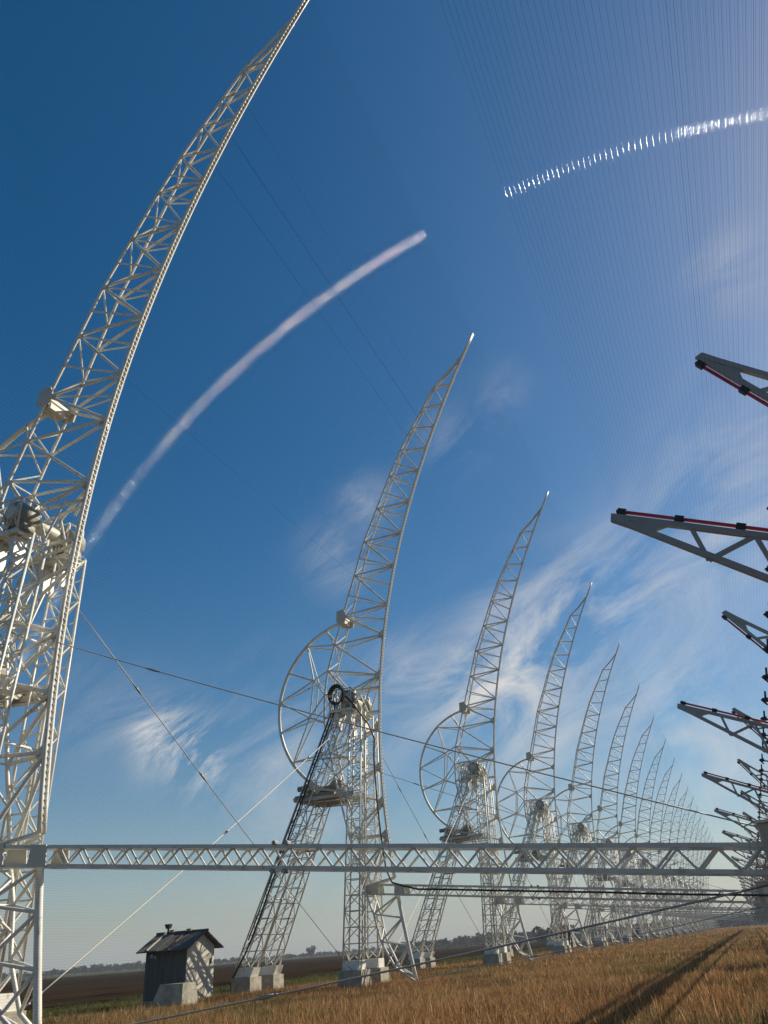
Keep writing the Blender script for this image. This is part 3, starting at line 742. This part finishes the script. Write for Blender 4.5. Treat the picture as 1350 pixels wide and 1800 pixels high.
# ------------------------------------------------------------------ grass
def blades(n, gx, gy, hmin, hmax, wid, lean, zoff=0.0):
    x, y = gx, gy; n = len(x)
    a = rng.uniform(0, 2 * math.pi, n); h = rng.uniform(hmin, hmax, n) ; l = rng.uniform(.1, lean, n) * h
    return x, y, a, h, l, wid
def grass_object(name, x, y, h, w, cols, mat, lab):
    n = len(x); a = rng.uniform(0, 2 * math.pi, n); b = rng.uniform(0, 2 * math.pi, n); l = rng.uniform(.05, .55, n) * h
    dx, dy = np.cos(a) * w / 2, np.sin(a) * w / 2; lx, ly = np.cos(b) * l, np.sin(b) * l
    V = np.zeros((n, 5, 3))
    V[:, 0] = np.stack([x - dx, y - dy, np.full(n, -.02)], 1); V[:, 1] = np.stack([x + dx, y + dy, np.full(n, -.02)], 1)
    V[:, 2] = np.stack([x + dx * .9 + lx * .4, y + dy * .9 + ly * .4, h * .62], 1); V[:, 3] = np.stack([x - dx * .9 + lx * .4, y - dy * .9 + ly * .4, h * .62], 1)
    V[:, 4] = np.stack([x + lx, y + ly, h], 1)
    base = np.arange(n) * 5
    quad = np.stack([base, base + 1, base + 2, base + 3], 1); tri = np.stack([base + 3, base + 2, base + 4], 1)
    me = bpy.data.meshes.new(name); me.vertices.add(n * 5); me.vertices.foreach_set('co', V.reshape(-1))
    loops = np.concatenate([quad, tri], 1).reshape(-1); me.loops.add(n * 7); me.loops.foreach_set('vertex_index', loops.astype(np.int32))
    ls = np.stack([np.arange(n) * 7, np.arange(n) * 7 + 4], 1).reshape(-1); lt = np.tile([4, 3], n)
    me.polygons.add(n * 2); me.polygons.foreach_set('loop_start', ls.astype(np.int32)); me.polygons.foreach_set('loop_total', lt.astype(np.int32))
    at = me.color_attributes.new('tint', 'FLOAT_COLOR', 'POINT')
    c = np.repeat(cols, 5, 0); at.data.foreach_set('color', np.concatenate([c, np.ones((n * 5, 1))], 1).reshape(-1).astype(np.float32))
    me.materials.append(mat); me.update(calc_edges=True)
    o = link(name, me); tag(o, lab, 'grass', kind='stuff'); return o
def tint_material(name):
    m = bpy.data.materials.new(name); m.use_nodes = True; nt = m.node_tree; b = nt.nodes['Principled BSDF']
    a = nt.nodes.new('ShaderNodeAttribute'); a.attribute_name = 'tint'; nt.links.new(a.outputs['Color'], b.inputs['Base Color'])
    b.inputs['Roughness'].default_value = .8; b.inputs['Specular IOR Level'].default_value = .25
    tr = nt.nodes.new('ShaderNodeBsdfTranslucent'); nt.links.new(a.outputs['Color'], tr.inputs['Color'])
    mx = nt.nodes.new('ShaderNodeMixShader'); mx.inputs[0].default_value = .4
    nt.links.new(b.outputs[0], mx.inputs[1]); nt.links.new(tr.outputs[0], mx.inputs[2]); nt.links.new(mx.outputs[0], nt.nodes['Material Output'].inputs['Surface'])
    return m
GRASSM = tint_material('grass_blades')
def fnoise(x, y, sc, seed):                                    # cheap smooth value noise
    g = np.random.default_rng(seed).random((64, 64)); X_ = x / sc; Y_ = y / sc
    i = np.floor(X_).astype(int); j = np.floor(Y_).astype(int); fx_ = X_ - i; fy_ = Y_ - j
    fx_ = fx_ * fx_ * (3 - 2 * fx_); fy_ = fy_ * fy_ * (3 - 2 * fy_); G = lambda a, b: g[a % 64, b % 64]
    return (G(i, j) * (1 - fx_) + G(i + 1, j) * fx_) * (1 - fy_) + (G(i, j + 1) * (1 - fx_) + G(i + 1, j + 1) * fx_) * fy_
def meadow(n, ya, yb, xa, xb, wid, pw=1.0):
    t = rng.random(n) ** pw; y = ya + (yb - ya) * t; x = rng.uniform(xa, xb, n)
    k = fnoise(x, y, 2.2, 1) * .6 + fnoise(x, y, .7, 2) * .4
    path = (x > -1.3 + .25 * np.sin(y * .35)) & (x < .6) & (fnoise(x, y, 1.1, 9) > .45)   # trodden, patchy strip
    keep = ~path | (rng.random(n) < .25)
    for bx_, by_, br_ in ((-1.0, 28.6, .75), (-.55, 22.0, .6), (-.2, 24.4, .5), (-1.9, 36.0, .8), (.3, 20.2, .5)):   # scraped bare spots
        keep &= ((x - bx_) ** 2 + ((y - by_) / 1.5) ** 2 > (br_ * (.7 + .6 * fnoise(x, y, .5, 31))) ** 2)
    x, y, k = x[keep], y[keep], k[keep]; n = len(x)
    edge = np.clip((x - XD) / 3.0, 0, 1)
    h = (.13 + .30 * k + rng.uniform(-.07, .08, n) + .22 * (rng.random(n) > .96)) * (.55 + .45 * edge)
    rust = np.array([.33, .155, .062]); gold = np.array([.39, .232, .105]); dull = np.array([.16, .080, .036]); pale = np.array([.60, .43, .23]); grn = np.array([.10, .105, .035])
    a = fnoise(x, y, 5.5, 3)[:, None]; c = rust * (1 - a) + gold * a
    r = rng.random(n); c[r < .30] = dull * (1 - .3 * rng.random((int((r < .30).sum()), 1))); c[r > .93] = pale
    gsel = (rng.random(n) < (.10 + .35 * (1 - edge) + .25 * (fnoise(x, y, 4, 8) > .72))); c[gsel] = grn
    dk = (fnoise(x, y, 3.3, 12) > .80) & (rng.random(n) < .6); c[dk] = np.array([.095, .062, .03]); ok = (fnoise(x, y, 9.0, 21) > .55) & (rng.random(n) < .35); c[ok] = c[ok] * np.array([.75, .95, .9])
    c = c * rng.uniform(.85, 1.4, (n, 1))
    return x, y, h, np.full(n, wid) * rng.uniform(.7, 1.3, n), c
m1 = meadow(430000, 13, 48, XD, 9, .0125, 1.25)
m2 = meadow(200000, 48, 130, XD, 14, .028, 1.5)
m3 = meadow(60000, 130, 450, XD, 30, .09, 1.5)
X_, Y_, H_, W_, C_ = [np.concatenate([a, b, c]) for a, b, c in zip(m1, m2, m3)]
# keep the hut and footings free
grass_object('dry_grass', X_, Y_, H_, W_, C_, GRASSM, 'tall rust-brown dry grass covering the meadow')
n = 70000; y = 20 + (200 - 20) * rng.random(n) ** 1.6; x = rng.uniform(XG, XD + 1.5, n)
k = fnoise(x, y, 2.0, 4); c = np.array([.075, .088, .026]) * (1 - k[:, None]) + np.array([.17, .145, .05]) * k[:, None]
grass_object('green_grass', x, y, .10 + .22 * k * rng.random(n), np.where(y < 70, .02, .06), c * rng.uniform(.7, 1.2, (n, 1)), GRASSM, 'short green verge between the meadow and the ploughed field')

# ------------------------------------------------------------------ distant trees
LEAF = material('far_foliage', (.038, .052, .022), .9, spec=0.0, var=1, var_col=(.07, .075, .03), scale=.15, coords='World')
BARK = material('bark', (.06, .045, .03), .9)
def tree_leaves(mb_v, mb_f, x, y, h, rx, n):
    """leaf clumps spread through an uneven crown"""
    lobes = [(rng.normal(0, rx * .35), rng.normal(0, rx * .35), h * rng.uniform(.25, .82), rx * rng.uniform(.4, .65)) for _ in range(7)]
    for i in range(n):
        lx, ly, lz, lr = lobes[rng.integers(7)]
        d = rng.normal(size=3); d /= np.linalg.norm(d); p = np.array([x + lx, y + ly, lz]) + d * lr * rng.uniform(.6, 1.05) * np.array([1, 1, .85])
        p[2] = max(p[2], .4); s = rx * rng.uniform(.14, .28)
        q = rng.normal(size=(3, 3)) * s; b = len(mb_v); mb_v.extend((p + q[0], p + q[1], p + q[2], p - q[0] * .7)); mb_f.extend(((b, b + 1, b + 2), (b + 1, b + 3, b + 2)))
def tree_mass(name, spots, lab, leaves=90):
    V, F_ = [], []
    for x, y, h, rx in spots: tree_leaves(V, F_, x, y, h, rx, leaves)
    me = bpy.data.meshes.new(name); me.from_pydata([tuple(p) for p in V], [], F_); me.materials.append(LEAF); me.update()
    o = link(name, me); tag(o, lab, 'trees', kind='stuff'); return o
spots = []
for px in np.arange(-40, 700, 3.0):                            # low far wood along the left horizon
    d = view_dir(px, 1622 - .073 * (px - 1325)); D = rng.uniform(900, 1100) / math.hypot(d[0], d[1]) 
    hh = rng.uniform(3.0, 5.8) * (1.25 if 130 < px < 260 else .9 if px < 420 else .75)
    spots.append((d[0] * D, d[1] * D, hh, hh * .62))
tree_mass('treeline', spots, 'low hazy wood along the far left horizon')
spots = []
for px in np.arange(690, 1440, 2.6):                           # nearer wood behind the far towers
    d = view_dir(px, 1622 - .073 * (px - 1325)); D = rng.uniform(620, 760) / math.hypot(d[0], d[1])
    hh = rng.uniform(4.0, 7.5) * (.8 if px < 800 else 1.0)
    spots.append((d[0] * D, d[1] * D, hh, hh * .6))
tree_mass('treeline', spots, 'hazy wood behind the far end of the row of towers', 85)
def single_tree(px, D, h, rx, lab):
    d = view_dir(px, 1622 - .073 * (px - 1325)); D /= math.hypot(d[0], d[1]); x, y = d[0] * D, d[1] * D
    t = empty('tree', (x, y, 0), lab, 'tree', 'single trees on the horizon')
    MB().tube((0, 0, 0), (0, 0, h * .55), h * .035, 8, r1=h * .02).build('trunk', BARK, t, True)
    V, F_ = [], []; tree_leaves(V, F_, 0, 0, h, rx, 260)
    me = bpy.data.meshes.new('crown'); me.from_pydata([tuple(p) for p in V], [], F_); me.materials.append(LEAF); me.update(); link('crown', me, t)
single_tree(545, 900, 8.5, 4.4, 'lone round-topped tree standing above the far wood between the tower legs')
single_tree(962, 450, 6.0, 4.2, 'dark bushy tree at the field edge behind the fourth tower')

# ------------------------------------------------------------------ the air
HZ = bpy.data.materials.new('haze_air'); HZ.use_nodes = True; nt = HZ.node_tree; nt.nodes.clear()
pv = nt.nodes.new('ShaderNodeVolumePrincipled'); pv.inputs['Color'].default_value = (.80, .88, 1.0, 1); pv.inputs['Density'].default_value = .00022; pv.inputs['Anisotropy'].default_value = .2
ot = nt.nodes.new('ShaderNodeOutputMaterial'); nt.links.new(pv.outputs[0], ot.inputs['Volume'])
hz = MB().box((-1600, -70, -1.2), (1200, 1500, 39.0)).build('haze', HZ); tag(hz, 'thin pale haze over the fields', 'haze', kind='stuff')
